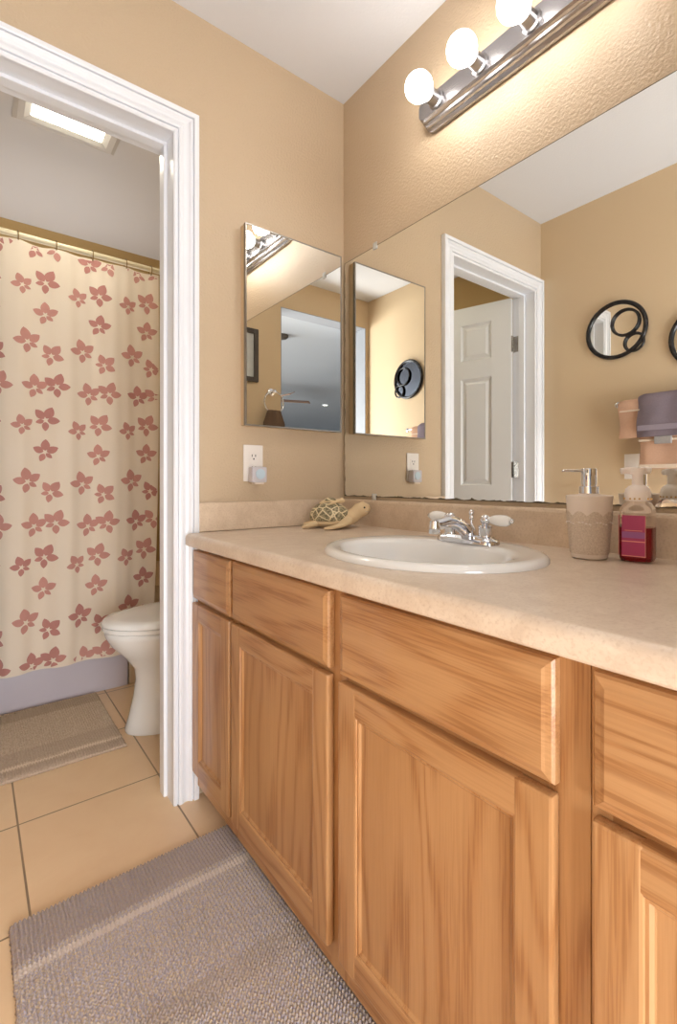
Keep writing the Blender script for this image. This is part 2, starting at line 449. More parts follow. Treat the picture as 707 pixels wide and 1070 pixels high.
# bath door, swung open into the bath, seen only in the mirror
HG = Vector((DX0+0.003, 0.125, 0))
door = bpy.data.objects.new('door_1', None); COL.objects.link(door)
door.location = HG; door.rotation_euler = (0, 0, math.radians(73.5))
door['kind'] = 'structure'; door['label'] = 'white six panel door standing open into the bath, seen in the mirror'; door['category'] = 'door'
DW, DT, D0, D1 = 0.688, 0.035, 0.012, 2.03
us = [0, 0.112, 0.300, 0.388, 0.576, DW]
zs = [D0, 0.24, 0.84, 0.96, 1.60, 1.705, 1.925, D1]
b = B()
for a0, a1 in ((us[0], us[1]), (us[2], us[3]), (us[4], us[5])): bx(b, a0, a1, -DT, 0, D0, D1)
for z0, z1 in ((zs[0], zs[1]), (zs[2], zs[3]), (zs[4], zs[5]), (zs[6], zs[7])):
    for a0, a1 in ((us[1], us[2]), (us[3], us[4])): bx(b, a0, a1, -DT, 0, z0, z1)
obj('door_leaf', b, M['doorwhite'], door, local=True)
for a0, a1 in ((us[1], us[2]), (us[3], us[4])):
    for z0, z1 in ((zs[1], zs[2]), (zs[3], zs[4]), (zs[5], zs[6])):
        b = B()
        def rect(i, v): return [(a0+i, v, z0+i), (a1-i, v, z0+i), (a1-i, v, z1-i), (a0+i, v, z1-i)]
        loft(b, [rect(0, -DT), rect(0.010, -DT+0.010), rect(0.022, -DT+0.010), rect(0.036, -DT+0.003), rect(0.037, -DT+0.003)], 'end')
        loft(b, [rect(0, 0), rect(0.010, -0.010), rect(0.022, -0.010), rect(0.036, -0.003), rect(0.037, -0.003)], 'end')
        for f in b.faces: f.smooth = False
        obj('door_panel', b, M['doorwhite'], door, local=True)
for z in (1.77, 1.05, 0.25):
    b = B(); bx(b, -0.002, 0.003, -0.034, 0.0, z-0.045, z+0.045)
    lathe(b, [(0.006, z-0.047), (0.006, z+0.047), (0.004, z+0.053)], (-0.002, 0.007, 0), n=12)
    bx(b, -0.006, -0.0025, -0.034, 0.0, z-0.045, z+0.045)
    for v in [q for q in bx(b, DX0+0.0004, DX0+0.0024, 0.088, 0.124, z-0.045, z+0.045)]: v.co = Matrix.Rotation(-math.radians(73.5), 3, 'Z') @ (v.co-HG)
    obj('hinge', b, M['hinge'], door, local=True, label='steel hinge')

# bedroom beyond the opening
BZ = 2.46
b = B(); bx(b, -7.5, 3.2, -10.0, YB-0.14, -0.06, -0.001); struct('floor_bedroom', b, M['carpet'], 'bedroom floor beyond the opening', 'floor')
b = B(); bx(b, -7.5, 3.2, -10.0, YB-0.14, BZ, BZ+0.06); struct('ceiling_bedroom', b, M['bed_ceil'], 'blue grey bedroom ceiling seen in the cabinet mirror', 'ceiling')
b = B(); bx(b, -7.5, 3.2, -10.1, -10.0, 0, BZ); struct('wall_bedroom_far', b, M['bed_wall'], 'far bedroom wall seen low in the cabinet mirror', 'wall')
b = B(); bx(b, -7.6, -7.5, -10.0, YB-0.14, 0, BZ); struct('wall_bedroom_left', b, M['bed_wall'], 'side wall of the bedroom', 'wall')
b = B(); bx(b, 3.2, 3.3, -10.0, YB-0.14, 0, BZ); struct('wall_bedroom_right', b, M['bed_wall'], 'other side wall of the bedroom', 'wall')
b = B(); bx(b, -7.5, XL-0.1, YB-0.14, YB-0.04, 0, BZ); bx(b, 0.1, 3.2, YB-0.14, YB-0.04, 0, BZ)
struct('wall_bedroom_near', b, M['bed_wall'], 'bedroom side of the wall with the opening', 'wall')

# ------------------------------------------------------------------ vanity cabinet
FX, DX = -0.588, -0.606                 # face frame, door fronts
van = thing('vanity_cabinet', 'long oak bathroom vanity under the beige countertop', 'cabinet', (-0.3, -0.79, 0))
b = B()
bx(b, -0.570, -0.004, -0.020, -0.004, 0.045, 0.784); bx(b, -0.570, -0.004, -1.555, -1.539, 0.045, 0.784)
bx(b, -0.570, -0.012, -1.539, -0.020, 0.045, 0.061); bx(b, -0.012, -0.004, -1.539, -0.020, 0.045, 0.784)
bx(b, -0.520, -0.010, -1.555, -0.004, 0.0, 0.045)
obj('body', b, M['oak_v'], van)
b = B()
Y0, Y1 = -1.555, -0.0225
ST = [(-0.0225, -0.030), (-0.270, -0.312), (-0.712, -0.768), (-1.155, -1.2045), (-1.2055, -1.228), (-1.53, -1.555)]
for a0, a1 in ST: bx(b, FX, -0.5705, a1, a0, 0.045, 0.784, 0.0006, 0, 1)
for (p, q) in zip(ST, ST[1:]):
    if p[1]-q[0] < 0.01: continue
    for z0, z1 in ((0.045, 0.110), (0.600, 0.636), (0.758, 0.784)): bx(b, FX+0.0004, -0.5705, q[0], p[1], z0, z1, 0, 1)
obj('face_frame', b, [M['oak_v'], M['oak_h']], van)
def raised(bm, y0, y1, z0, z1, x, edge, lip, mi=0):
    """drawer front: slab with a shaped (stepped ogee) edge"""
    def r(i, xx): return [(xx, y0+i, z0+i), (xx, y1-i, z0+i), (xx, y1-i, z1-i), (xx, y0+i, z1-i)]
    loft(bm, [r(0, FX-0.0002), r(0, x+lip), r(0.003, x+lip*0.45), r(edge*0.7, x+0.0015), r(edge, x)], True, mi)
    for f in bm.faces: f.smooth = False
def rail(bm, x0, x1, y0, y1, z0, z1, bev, mi):
    c = [(x0, z0), (x0, z1), (x1, z1), (x1, z0)]
    P = [(x0, z0+bev), (x0, z1-bev), (x0+bev*0.3, z1-bev*0.3), (x0+bev, z1), (x1, z1), (x1, z0), (x0+bev, z0), (x0+bev*0.3, z0+bev*0.3)]
    n0 = len(bm.faces); bm.faces.ensure_lookup_table()
    loft(bm, [[(x, y, z) for x, z in P] for y in (y0, y1)], True, mi)
    for f in bm.faces: f.smooth = False
def cab_door(y0, y1, z0, z1, w=0.052):
    b = B()
    g = 0.0004
    bx(b, DX, FX-0.0002, y0, y0+w, z0, z1, 0.0045, 0); bx(b, DX, FX-0.0002, y1-w, y1, z0, z1, 0.0045, 0)
    rail(b, DX+g, FX-0.0002, y0+w-0.004, y1-w+0.004, z0, z0+w, 0.0045, 1); rail(b, DX+g, FX-0.0002, y0+w-0.004, y1-w+0.004, z1-w, z1, 0.0045, 1)
    d = obj('door', b, [M['oak_v'], M['oak_h']], van)
    b = B()
    def r(i, xx): return [(xx, y0+w+i, z0+w+i), (xx, y1-w-i, z0+w+i), (xx, y1-w-i, z1-w-i), (xx, y0+w+i, z1-w-i)]
    loft(b, [r(-0.002, FX-0.004), r(-0.002, DX+0.004), r(0.0035, DX+0.004), r(0.007, DX+0.008), r(0.009, DX+0.0085)], True)
    for f in b.faces: f.smooth = False
    obj('panel', b, M['oak_v'], d)
for y0, y1 in ((-0.284, -0.0225), (-0.724, -0.298), (-1.169, -0.757), (-1.54, -1.2125)):
    b = B(); raised(b, y0, y1, 0.624, 0.772, DX, 0.014, 0.007); obj('drawer', b, M['oak_h'], van)
    cab_door(y0, y1, 0.094, 0.612)

# ------------------------------------------------------------------ countertop
CT, CB, CF = 0.823, 0.785, -0.626
top = thing('countertop', 'beige mottled laminate countertop with rolled front edge', 'countertop', (-0.3, -0.79, CB))
def edge_profile():
    P = [(CF+0.030, CB), (CF+0.006, CB), (CF+0.001, CB+0.004), (CF, CB+0.010)]
    for k in range(7):
        a = PI/2*k/6; P.append((CF+0.014-0.014*math.cos(a), CT-0.014+0.014*math.sin(a)))
    return P
b = B()
P = edge_profile()
sx, sa, sb = -0.345, 0.205, 0.235        # hole for the sink
bx(b, -0.584, -0.002, -0.0225, -0.002, CB, CT)
loft(b, [[(x, y, z) for x, z in P]+[(CF+0.030, y, CT)] for y in (-1.555, -0.0225)], True)
for f in b.faces: f.smooth = False
X0, X1 = CF+0.030, -0.002
def slab(bm, x0, x1, y0, y1): bx(bm, x0, x1, y0, y1, CB, CT)
slab(b, X0, X1, -0.745+0.26, -0.0225); slab(b, X0, X1, -1.555, -0.745-0.26)
N = 48; ring_o, ring_i = [], []
AN = sorted([2*PI*k/N for k in range(N)]+[math.atan2(q*0.26, p) % (2*PI) for p in (X1-sx, -(sx-X0)) for q in (1, -1)])
N = len(AN)
for a in AN:
    c, s = math.cos(a), math.sin(a)
    ring_i.append((sx+sa*c*0.93, -0.745+sb*s*0.97))
    hx = (X1-sx) if c > 0 else (sx-X0); t = min(hx/max(abs(c), 1e-6), 0.26/max(abs(s), 1e-6))
    ring_o.append((sx+t*c, -0.745+t*s))
for z, in ((CT,), (CB,)):
    vo = [b.verts.new((x, y, z)) for x, y in ring_o]; vi = [b.verts.new((x, y, z)) for x, y in ring_i]
    for k in range(N): b.faces.new((vo[k], vo[(k+1) % N], vi[(k+1) % N], vi[k]))
obj('worktop', b, M['counter'], top, smooth=35)
b = B()
loft(b, [[(-0.002, y, CT), (-0.021, y, CT), (-0.021, y, 0.906), (-0.019, y, 0.912), (-0.014, y, 0.915), (-0.002, y, 0.915)] for y in (-1.555, -0.002)], True)
for f in b.faces: f.smooth = False
obj('backsplash', b, M['splash'], top)
b = B(); bx(b, -0.582, -0.0215, -0.021, -0.002, CT+0.0015, 0.915, 0.002); obj('backsplash', b, M['splash'], top)

# ------------------------------------------------------------------ sink
sk = thing('sink', 'white oval drop in sink set in the countertop', 'sink', (-0.34, -0.745, CT))
b = B()
CX, CY = -0.345, -0.745
SA, SB = 0.216, 0.252
rings = []
def ell(cx, a, bb, z, n=64): return [(cx+a*math.cos(2*PI*k/n), CY+bb*math.sin(2*PI*k/n), z) for k in range(n)]
for cx, a, bb, z in ((CX, SA-0.012, SB-0.012, CT-0.004), (CX, SA, SB, CT+0.0005), (CX, SA, SB, CT+0.006), (CX, SA-0.005, SB-0.005, CT+0.012), (CX, SA-0.014, SB-0.014, CT+0.0145),
        (CX-0.004, SA-0.024, SB-0.026, CT+0.0135), (CX-0.016, SA-0.045, SB-0.040, CT+0.0125), (CX-0.028, SA-0.064, SB-0.050, CT+0.010), (CX-0.030, SA-0.070, SB-0.056, CT+0.002),
        (CX-0.030, SA-0.078, SB-0.068, CT-0.03), (CX-0.028, SA-0.10, SB-0.10, CT-0.075), (CX-0.024, SA-0.14, SB-0.15, CT-0.105), (CX-0.02, 0.03, 0.03, CT-0.118), (CX-0.02, 0.022, 0.022, CT-0.119)):
    rings.append(ell(cx, a, bb, z))
loft(b, rings, False)
obj('basin', b, M['porcelain'], sk, smooth=60)
b = B(); lathe(b, [(0.0, -0.119), (0.024, -0.119), (0.024, -0.117), (0.019, -0.116), (0.006, -0.1175)], (CX-0.02, CY, CT+0.0015), n=24); obj('drain', b, M['chrome'], sk, smooth=40)

# ------------------------------------------------------------------ faucet
FCY = CY+0.012
FXC, FZ = -0.195, CT+0.0125
fa = thing('faucet', 'chrome two handle faucet with white porcelain levers on the sink', 'faucet', (FXC, FCY, FZ))
def oval(hx, hy, z, n=40):     # stadium outline
    R = []
    for k in range(n):
        a = 2*PI*k/n; R.append((FXC+hx*math.cos(a), FCY+(hy-hx)*(1 if math.sin(a) > 0 else -1)*min(1, abs(math.sin(a))*6)+hx*math.sin(a), z))
    return R
b = B(); loft(b, [oval(0.029, 0.084, FZ-0.0005), oval(0.029, 0.084, FZ+0.006), oval(0.026, 0.081, FZ+0.011), oval(0.020, 0.072, FZ+0.014), oval(0.017, 0.066, FZ+0.018)], True)
obj('base_plate', b, M['chrome'], fa, smooth=50)
b = B()
pts, rad = [], []
for k in range(15):
    t = k/14
    x = FXC+0.004-0.118*t
    z = FZ+0.022+0.034*math.sin(min(1, t*1.25)*PI*0.62)+(-0.006*t)
    pts.append((x, FCY, z)); rad.append(0.0165-0.004*t)
tube(b, pts, rad, 18)
lathe(b, [(0.0115, -0.022), (0.0125, -0.020), (0.0125, -0.004), (0.011, 0.006), (0.004, 0.010)], (pts[-1][0]-0.004, FCY, pts[-1][2]+0.002), n=20)
lathe(b, [(0.021, 0.012), (0.020, 0.022), (0.017, 0.034), (0.010, 0.044)], (FXC+0.004, FCY, FZ), n=24)
obj('spout', b, M['chrome'], fa, smooth=50)
b = B(); tube(b, [(FXC+0.016, FCY, FZ+0.018), (FXC+0.016, FCY, FZ+0.062)], 0.0028, 10)
lathe(b, [(0.003, 0.052), (0.006, 0.056), (0.0045, 0.062), (0.0065, 0.068), (0.006, 0.074), (0.001, 0.078)], (FXC+0.016, FCY, FZ), n=16); obj('lift_rod', b, M['chrome'], fa, smooth=50)
for s in (-1, 1):
    yc = FCY+s*0.051
    b = B()
    lathe(b, [(0.021, 0.010), (0.021, 0.016), (0.016, 0.018), (0.015, 0.036), (0.0165, 0.038), (0.0155, 0.042), (0.008, 0.044), (0.007, 0.048)], (FXC, yc, FZ), n=24)
    ball(b, (FXC, yc, FZ+0.056), 0.0125, u=20, v=12)
    tube(b, [(FXC, yc, FZ+0.056), (FXC, yc+s*0.016, FZ+0.057)], [0.0065, 0.0075], 14)
    h = obj('handle', b, M['chrome'], fa, smooth=45)
    b = B()
    rings = []
    for u, r in ((0.014, 0.007), (0.018, 0.0095), (0.028, 0.0120), (0.042, 0.0135), (0.056, 0.0122), (0.064, 0.0085), (0.066, 0.005)):
        rings.append([(FXC+r*math.cos(2*PI*k/18), yc+s*u, FZ+0.057+r*math.sin(2*PI*k/18)) for k in range(18)])
    loft(b, rings); obj('lever', b, M['porcelain'], h, smooth=50, label='white porcelain lever')
    b = B(); ball(b, (FXC, yc+s*0.069, FZ+0.057), 0.0055, u=14, v=8); obj('finial', b, M['chrome'], h)

# ------------------------------------------------------------------ big wall mirror
MZ0, MZ1 = 0.926, 1.817
mir = thing('wall_mirror', 'large frameless mirror on the wall behind the sink', 'mirror', (-0.004, -0.79, MZ0))
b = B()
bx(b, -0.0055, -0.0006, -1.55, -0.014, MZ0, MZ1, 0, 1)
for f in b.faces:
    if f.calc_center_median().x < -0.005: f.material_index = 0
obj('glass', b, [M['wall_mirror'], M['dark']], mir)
for y, z, s in ((-0.19, MZ1, 1), (-1.38, MZ1, 1), (-0.185, MZ0, -1), (-1.38, MZ0, -1)):
    b = B(); bx(b, -0.0085, -0.0058, y-0.010, y+0.010, z-0.012, z+0.012, 0.001); bx(b, -0.0105, -0.0058, y-0.0045, y+0.0045, z-0.006, z+0.006, 0.001)
    obj('clip', b, M['clear'], mir, label='clear plastic mirror clip')

# ------------------------------------------------------------------ vanity light bar
LZ, LY0, LY1 = 2.115, -1.05, -0.437
lb = thing('light_bar', 'chrome light bar with glowing globe bulbs above the mirror', 'light', (0, -0.74, LZ))
pro = [(0, 0.055), (-0.012, 0.055), (-0.017, 0.050), (-0.019, 0.046), (-0.026, 0.045), (-0.030, 0.041), (-0.032, 0.036), (-0.040, 0.035), (-0.046, 0.030)]
pr = [(x-0.0006, z) for x, z in pro]+[(x-0.0006, -z) for x, z in reversed(pro)]
b = B(); rings = []
for y, s in ((LY0, 0.45), (LY0+0.004, 0.72), (LY0+0.012, 0.9), (LY0+0.026, 1), (LY1-0.026, 1), (LY1-0.012, 0.9), (LY1-0.004, 0.72), (LY1, 0.45)):
    rings.append([(x, y, LZ+z*s) for x, z in pr])
loft(b, rings); obj('back_plate', b, M['brushed'], lb, smooth=22)
for k in range(4):
    y = -0.507-0.152*k
    b = B(); lathe(b, [(0.026, -0.045), (0.026, -0.050), (0.021, -0.053), (0.0195, -0.078), (0.0215, -0.080), (0.0215, -0.083), (0.012, -0.083)], (0, y, LZ), 'X', 26); s = obj('socket', b, M['socket'], lb, smooth=40)
    b = B()
    prof = [(0.013, -0.080), (0.015, -0.086)]
    for q in range(13):
        a = math.radians(28+152*q/12); prof.append((0.0395*math.sin(a), -0.122+0.0395*math.cos(a)))
    lathe(b, prof, (0, y, LZ), 'X', 30); obj('bulb', b, M['bulb'], lb, smooth=60, label='glowing white globe bulb')

# ------------------------------------------------------------------ medicine cabinet on the end wall
cx0, cx1, cz0, cz1 = -0.434, -0.038, 1.165, 1.827
mc = thing('medicine_cabinet', 'medicine cabinet with mirrored door on the end wall above the outlet', 'cabinet', (-0.236, 0, cz0))
b = B(); bx(b, cx0+0.001, cx1-0.001, -0.024, -0.0006, cz0+0.001, cz1-0.001, 0.001); obj('body', b, M['tan_flat'], mc)
b = B()
bx(b, cx0, cx1, -0.034, -0.0245, cz0, cz1, 0.0008)
e = 0.0045
for x0, x1, z0, z1 in ((cx0, cx0+e, cz0, cz1), (cx1-e, cx1, cz0, cz1), (cx0+e, cx1-e, cz0, cz0+e), (cx0+e, cx1-e, cz1-e, cz1)): bx(b, x0, x1, -0.0372, -0.034, z0, z1, 0.0006)
d = obj('door', b, plain('dull_steel_trim', (150, 146, 140), 0.32, 1), mc)
b = B(); bx(b, cx0+e, cx1-e, -0.0358, -0.0342, cz0+e, cz1-e); obj('mirror', b, M['mirror'], d)

# ------------------------------------------------------------------ outlet and plug
ou = thing('wall_outlet', 'white double outlet below the medicine cabinet', 'outlet', (-0.389, 0, 1.043))
b = B(); bx(b, -0.389-0.036, -0.389+0.036, -0.006, -0.0006, 1.043-0.061, 1.043+0.061, 0.002); obj('cover_plate', b, M['plate'], ou, smooth=40)
for s in (1, -1):
    zc = 1.043+s*0.02
    b = B(); bx(b, -0.389-0.017, -0.389+0.017, -0.0085, -0.0062, zc-0.0155, zc+0.0155, 0.0012); r = obj('receptacle', b, M['plate'], ou, smooth=40)
    b = B()
    for dx in (-0.0063, 0.0063): bx(b, -0.389+dx-0.0013, -0.389+dx+0.0013, -0.0090, -0.0086, zc+0.001, zc+0.009)
    lathe(b, [(0.0028, -0.0090), (0.0028, -0.0086)], (-0.389, 0, zc-0.006), 'Y', 12); obj('slot', b, M['dark'], r, label='dark plug slots')
nl = thing('night_light', 'small grey white plug in night light in the lower outlet socket', 'night light', (-0.385, -0.02, 1.0))
b = B(); bx(b, -0.410, -0.356, -0.040, -0.0092, 0.978, 1.030, 0.005, 0, 3); obj('housing', b, plain('pale_grey_plastic', (206, 202, 208), 0.35), nl, smooth=40)
b = B(); lathe(b, [(0.017, -0.0402), (0.017, -0.0425), (0.014, -0.0432)], (-0.381, 0, 1.006), 'Y', 26); obj('sensor', b, M['glowblue'], nl, smooth=40)
b = B(); bx(b, -0.400, -0.366, -0.038, -0.012, 0.972, 0.9778, 0.002); obj('lamp_lens', b, M['cream'], nl)

# ------------------------------------------------------------------ turtle figurine
ti = thing('turtle_figurine', 'carved stone turtle with a baby turtle on its shell, in the counter corner', 'figurine', (-0.153, -0.146, CT+0.0005), math.radians(-37))
# local axes: +x to the head, camera side is -y
b = B()
def chain(bm, L, n=16, mi=0):
    rings = []
    for i, (c, w, h) in enumerate(L):
        c = Vector(c); d = (Vector(L[min(i+1, len(L)-1)][0])-Vector(L[max(i-1, 0)][0])).normalized()
        a = Vector((0, 0, 1)).cross(d)
        a = Vector((0, 1, 0)) if a.length < 0.2 else a.normalized()
        u = d.cross(a).normalized()
        rings.append([c+a*w*math.cos(2*PI*k/n)+u*h*math.sin(2*PI*k/n) for k in range(n)])
    loft(bm, rings, True, mi)
chain(b, [((-0.085, 0, 0.018), 0.010, 0.008), ((-0.060, 0, 0.020), 0.044, 0.016), ((0.0, 0, 0.022), 0.058, 0.020), ((0.040, 0, 0.028), 0.048, 0.025), ((0.062, 0, 0.040), 0.032, 0.026),
          ((0.074, 0, 0.049), 0.024, 0.024), ((0.084, 0, 0.059), 0.0255, 0.0255), ((0.098, 0, 0.063), 0.027, 0.0265), ((0.112, 0, 0.060), 0.0215, 0.020), ((0.120, 0, 0.056), 0.009, 0.009)])
for s in (-1, 1):
    chain(b, [((0.040, s*0.030, 0.030), 0.022, 0.014), ((0.038, s*0.052, 0.024), 0.022, 0.011), ((0.020, s*0.072, 0.014), 0.017, 0.008), ((-0.008, s*0.086, 0.0075), 0.012, 0.006), ((-0.034, s*0.092, 0.005), 0.004, 0.004)])
    chain(b, [((-0.060, s*0.028, 0.020), 0.016, 0.012), ((-0.084, s*0.042, 0.012), 0.014, 0.008), ((-0.108, s*0.052, 0.006), 0.006, 0.005)])
obj('body', b, M['turtle'], ti, local=True, smooth=70)
b = B()
vs = ball(b, (0, 0, 0), 1, u=32, v=20)
for v in vs:
    x, y, z = v.co; k = 1.0 if z > -0.2 else 0.9
    v.co = (-0.016+x*0.070*(1+0.05*(1 if x > 0 else 0)), y*0.060, 0.038+max(z, -0.25)*0.052*k-0.10*(x*0.07 if x > 0 else 0))
obj('shell', b, M['shell'], ti, local=True, smooth=70, label='patterned dark carved shell')
for s in (-1, 1):
    b = B(); ball(b, (0.101, s*0.0255, 0.0695), 0.0032, u=12, v=8); obj('eye', b, M['dark'], ti, local=True)
b = B(); tube(b, [(0.104, -0.0255, 0.058), (0.113, -0.0185, 0.0545), (0.1205, 0, 0.053), (0.113, 0.0185, 0.0545), (0.104, 0.0255, 0.058)], 0.0012, 6); obj('mouth', b, M['lace'], ti, local=True)
b = B()
chain(b, [((-0.046, 0, 0.086), 0.006, 0.004), ((-0.034, 0, 0.088), 0.018, 0.006), ((-0.012, 0, 0.089), 0.022, 0.007), ((0.006, 0, 0.089), 0.014, 0.007), ((0.016, 0, 0.091), 0.0085, 0.0085), ((0.026, 0, 0.093), 0.0095, 0.009), ((0.035, 0, 0.091), 0.004, 0.004)], 12)
for s in (-1, 1):
    chain(b, [((0.002, s*0.012, 0.088), 0.007, 0.005), ((-0.006, s*0.026, 0.084), 0.008, 0.004), ((-0.024, s*0.034, 0.079), 0.004, 0.003)], 10)
    chain(b, [((-0.034, s*0.010, 0.087), 0.006, 0.004), ((-0.050, s*0.020, 0.083), 0.004, 0.003)], 10)
bt = obj('baby_turtle', b, M['turtle'], ti, local=True, smooth=70, label='baby turtle on the shell')
b = B(); ball(b, (-0.015, 0, 0.092), 1, (0.023, 0.019, 0.011), 20, 12); obj('baby_shell', b, M['shell'], bt, local=True, label='patterned baby turtle shell')

# ------------------------------------------------------------------ soap dispenser
dc = (-0.132, -0.990)
sd = thing('soap_dispenser', 'cream tapered soap dispenser with lace band and chrome pump', 'soap dispenser', (dc[0], dc[1], CT))
b = B(); lathe(b, [(0.030, 0.0005), (0.0335, 0.003), (0.035, 0.010), (0.0395, 0.070), (0.0432, 0.122), (0.0440, 0.1275), (0.0425, 0.1295), (0.020, 0.1315), (0.019, 0.1335)], (*dc, CT), n=48); obj('cup', b, M['cream'], sd, smooth=40)
b = B()       # lace sleeve with a scalloped upper edge
n = 96; rings = []
def cr(z): return 0.035+(0.0432-0.035)*(z-0.010)/0.112
for t in range(9):
    ring = []
    for k in range(n):
        a = 2*PI*k/n; zt = 0.088+0.010*abs(math.sin(a*4.5)); z = 0.011+(zt-0.011)*t/8
        r = cr(z)+0.0012+(0.0008 if t > 6 else 0); ring.append((dc[0]+r*math.cos(a), dc[1]+r*math.sin(a), CT+z))
    rings.append(ring)
loft(b, rings, False); obj('lace_sleeve', b, M['lace'], sd, smooth=60, label='woven lace sleeve')
b = B()
for k in range(40):
    a = 2*PI*k/40; r = cr(0.074)+0.0015
    if k % 5 == 4: continue
    lathe(b, [(0.0018, -0.0006), (0.0026, 0.0), (0.0018, 0.0012)], (dc[0]+r*math.cos(a), dc[1]+r*math.sin(a), CT+0.074+0.002*math.sin(k*1.3)), n=8)
obj('bead_trim', b, M['pumpwhite'], sd, smooth=60, label='row of pale beads')
b = B()
lathe(b, [(0.0185, 0.1335), (0.0185, 0.147), (0.0175, 0.148), (0.014, 0.148), (0.0138, 0.152), (0.0148, 0.152), (0.0148, 0.183), (0.0138, 0.1845)], (*dc, CT), n=32)
du = Vector((-0.78, 0.62, 0)).normalized()
p0 = Vector((*dc, CT+0.180)); tube(b, [p0, p0+du*0.052, p0+du*0.055+Vector((0, 0, -0.002))], [0.0026, 0.0024, 0.002], 12)
obj('pump', b, M['chrome'], sd, smooth=40, label='chrome pump')

# ------------------------------------------------------------------ foaming hand soap bottle
bc = Vector((-0.098, -1.068, CT)); br_ = math.radians(8)
fb = thing('soap_bottle', 'clear foaming hand soap bottle with magenta label and white pump', 'soap bottle', tuple(bc), br_); fb.scale = (0.87, 0.87, 1.0)
def sq(h, z, rc, n=40, off=0):
    R = []
    for k in range(n):
        a = 2*PI*k/n+PI/4; c, s = math.cos(a), math.sin(a); p = 5.0 if rc == 0 else rc
        q = (abs(c)**p+abs(s)**p)**(-1/p); R.append((h*q*c, h*q*s, z))
    return R
b = B(); loft(b, [sq(0.026, 0.0006, 5), sq(0.030, 0.002, 5), sq(0.0325, 0.008, 5), sq(0.0325, 0.098, 5), sq(0.0315, 0.106, 4.5), sq(0.027, 0.114, 3), sq(0.021, 0.119, 2.2), sq(0.020, 0.123, 2)], True); obj('bottle', b, M['bottle'], fb, local=True, smooth=40)
b = B(); loft(b, [sq(0.025, 0.003, 5), sq(0.0305, 0.009, 5), sq(0.0308, 0.068, 5)], True); obj('liquid', b, M['liquid'], fb, local=True, smooth=40, label='red soap')
for face in (0, 1):
    b = B()
    def lab(y0, y1, z0, z1, o, mi):
        if face == 0: bx(b, -0.0325-o, -0.0323, y0, y1, z0, z1, 0, mi)
        else: bx(b, y0, y1, 0.0323, 0.0325+o, z0, z1, 0, mi)
    lab(-0.022, 0.024, 0.012, 0.092, 0.0006, 0); lab(-0.0215, 0.0235, 0.048, 0.060, 0.0009, 1); lab(-0.022, 0.024, 0.0405, 0.0425, 0.0009, 2); lab(-0.022, 0.024, 0.0125, 0.014, 0.0009, 2)
    lab(-0.0225, -0.0215, 0.012, 0.092, 0.0009, 2); lab(-0.016, 0.018, 0.062, 0.0632, 0.0009, 2)
    obj('label', b, [M['label'], M['label_b'], M['label_l']], fb, local=True, label='magenta label with violet bands')
b = B()
lathe(b, [(0.0255, 0.119), (0.0262, 0.121), (0.0262, 0.136), (0.0240, 0.143), (0.0175, 0.149), (0.0115, 0.151), (0.0112, 0.176)], (0, 0, 0), n=36)
pm = obj('pump', b, M['pumpwhite'], fb, local=True, smooth=40, label='white foaming pump')
b = B()
loft(b, [[(0.017*math.cos(2*PI*k/24), 0.017*math.sin(2*PI*k/24), z) for k in range(24)] for z in (0.172, 0.184)])
tube(b, [(0.0, 0.004, 0.179), (0, 0.022, 0.180), (0, 0.034, 0.178)], [0.0075, 0.0068, 0.006], 14)
tube(b, [(0.0, -0.004, 0.179), (0, -0.020, 0.180), (0, -0.026, 0.179)], [0.0075, 0.0068, 0.006], 14)
hd = obj('pump_head', b, M['pumpwhite'], pm, local=True, smooth=40); hd.rotation_euler = (0, 0, math.radians(30))
b = B()
for k in range(18):
    a = 2*PI*k/18
    if k % 4 == 3: continue
    bx(b, 0.0262*math.cos(a)-0.0015, 0.0262*math.cos(a)+0.0015, 0.0262*math.sin(a)-0.0015, 0.0262*math.sin(a)+0.0015, 0.1225, 0.1255)
obj('gold_print', b, M['gold'], pm, local=True, label='gold marks round the collar')

# ------------------------------------------------------------------ rugs
def rug(name, x0, x1, y0, y1, h, pitch, mat, seed, label, row_axis=0):
    b = B(); nx, ny = int((x1-x0)/pitch*4), int((y1-y0)/pitch*4)
    grid = []
    for j in range(ny+1):
        row = []
        for i in range(nx+1):
            x, y = x0+(x1-x0)*i/nx, y0+(y1-y0)*j/ny
            e = min(i, nx-i, j, ny-j)
            ph = noise.noise((x*10+seed, y*10, 0))*0.7
            p = abs(math.sin(PI*x/pitch+ph))*abs(math.sin(PI*y/pitch+0.5*ph))
            z = h*(0.55+0.40*p)+0.0022*noise.noise((x*9, y*9, seed))
            jx = 0.0022*noise.noise((x*160, y*160, seed+3)); jy = 0.0022*noise.noise((x*160, y*160, seed+9))
            if e == 0:
                z = 0.0008; jx *= 1.6; jy *= 1.6
            elif e < 4: z *= 0.5+0.12*e
            row.append(b.verts.new((x+jx, y+jy, max(z, 0.0006))))
        grid.append(row)
    for j in range(ny):
        for i in range(nx):
            f = b.faces.new((grid[j][i], grid[j][i+1], grid[j+1][i+1], grid[j+1][i])); f.smooth = True
    # underside closes the mat
    und = [grid[0][i] for i in range(nx)]+[grid[j][nx] for j in range(ny)]+[grid[ny][i] for i in range(nx, 0, -1)]+[grid[j][0] for j in range(ny, 0, -1)]
    b.faces.new(und[::-1])
    return tag(obj(name, b, mat), label, 'rug')
rug('bath_rug', -1.078, -0.545, -1.06, -0.192, 0.020, 0.0085, M['rug_grey'], 1, 'grey chenille rug with pale stripe on the floor along the vanity')
rug('bath_rug', -1.50, -0.684, 0.425, 0.968, 0.018, 0.0085, M['rug_tan'], 5, 'tan plush bath rug on the floor in front of the tub')

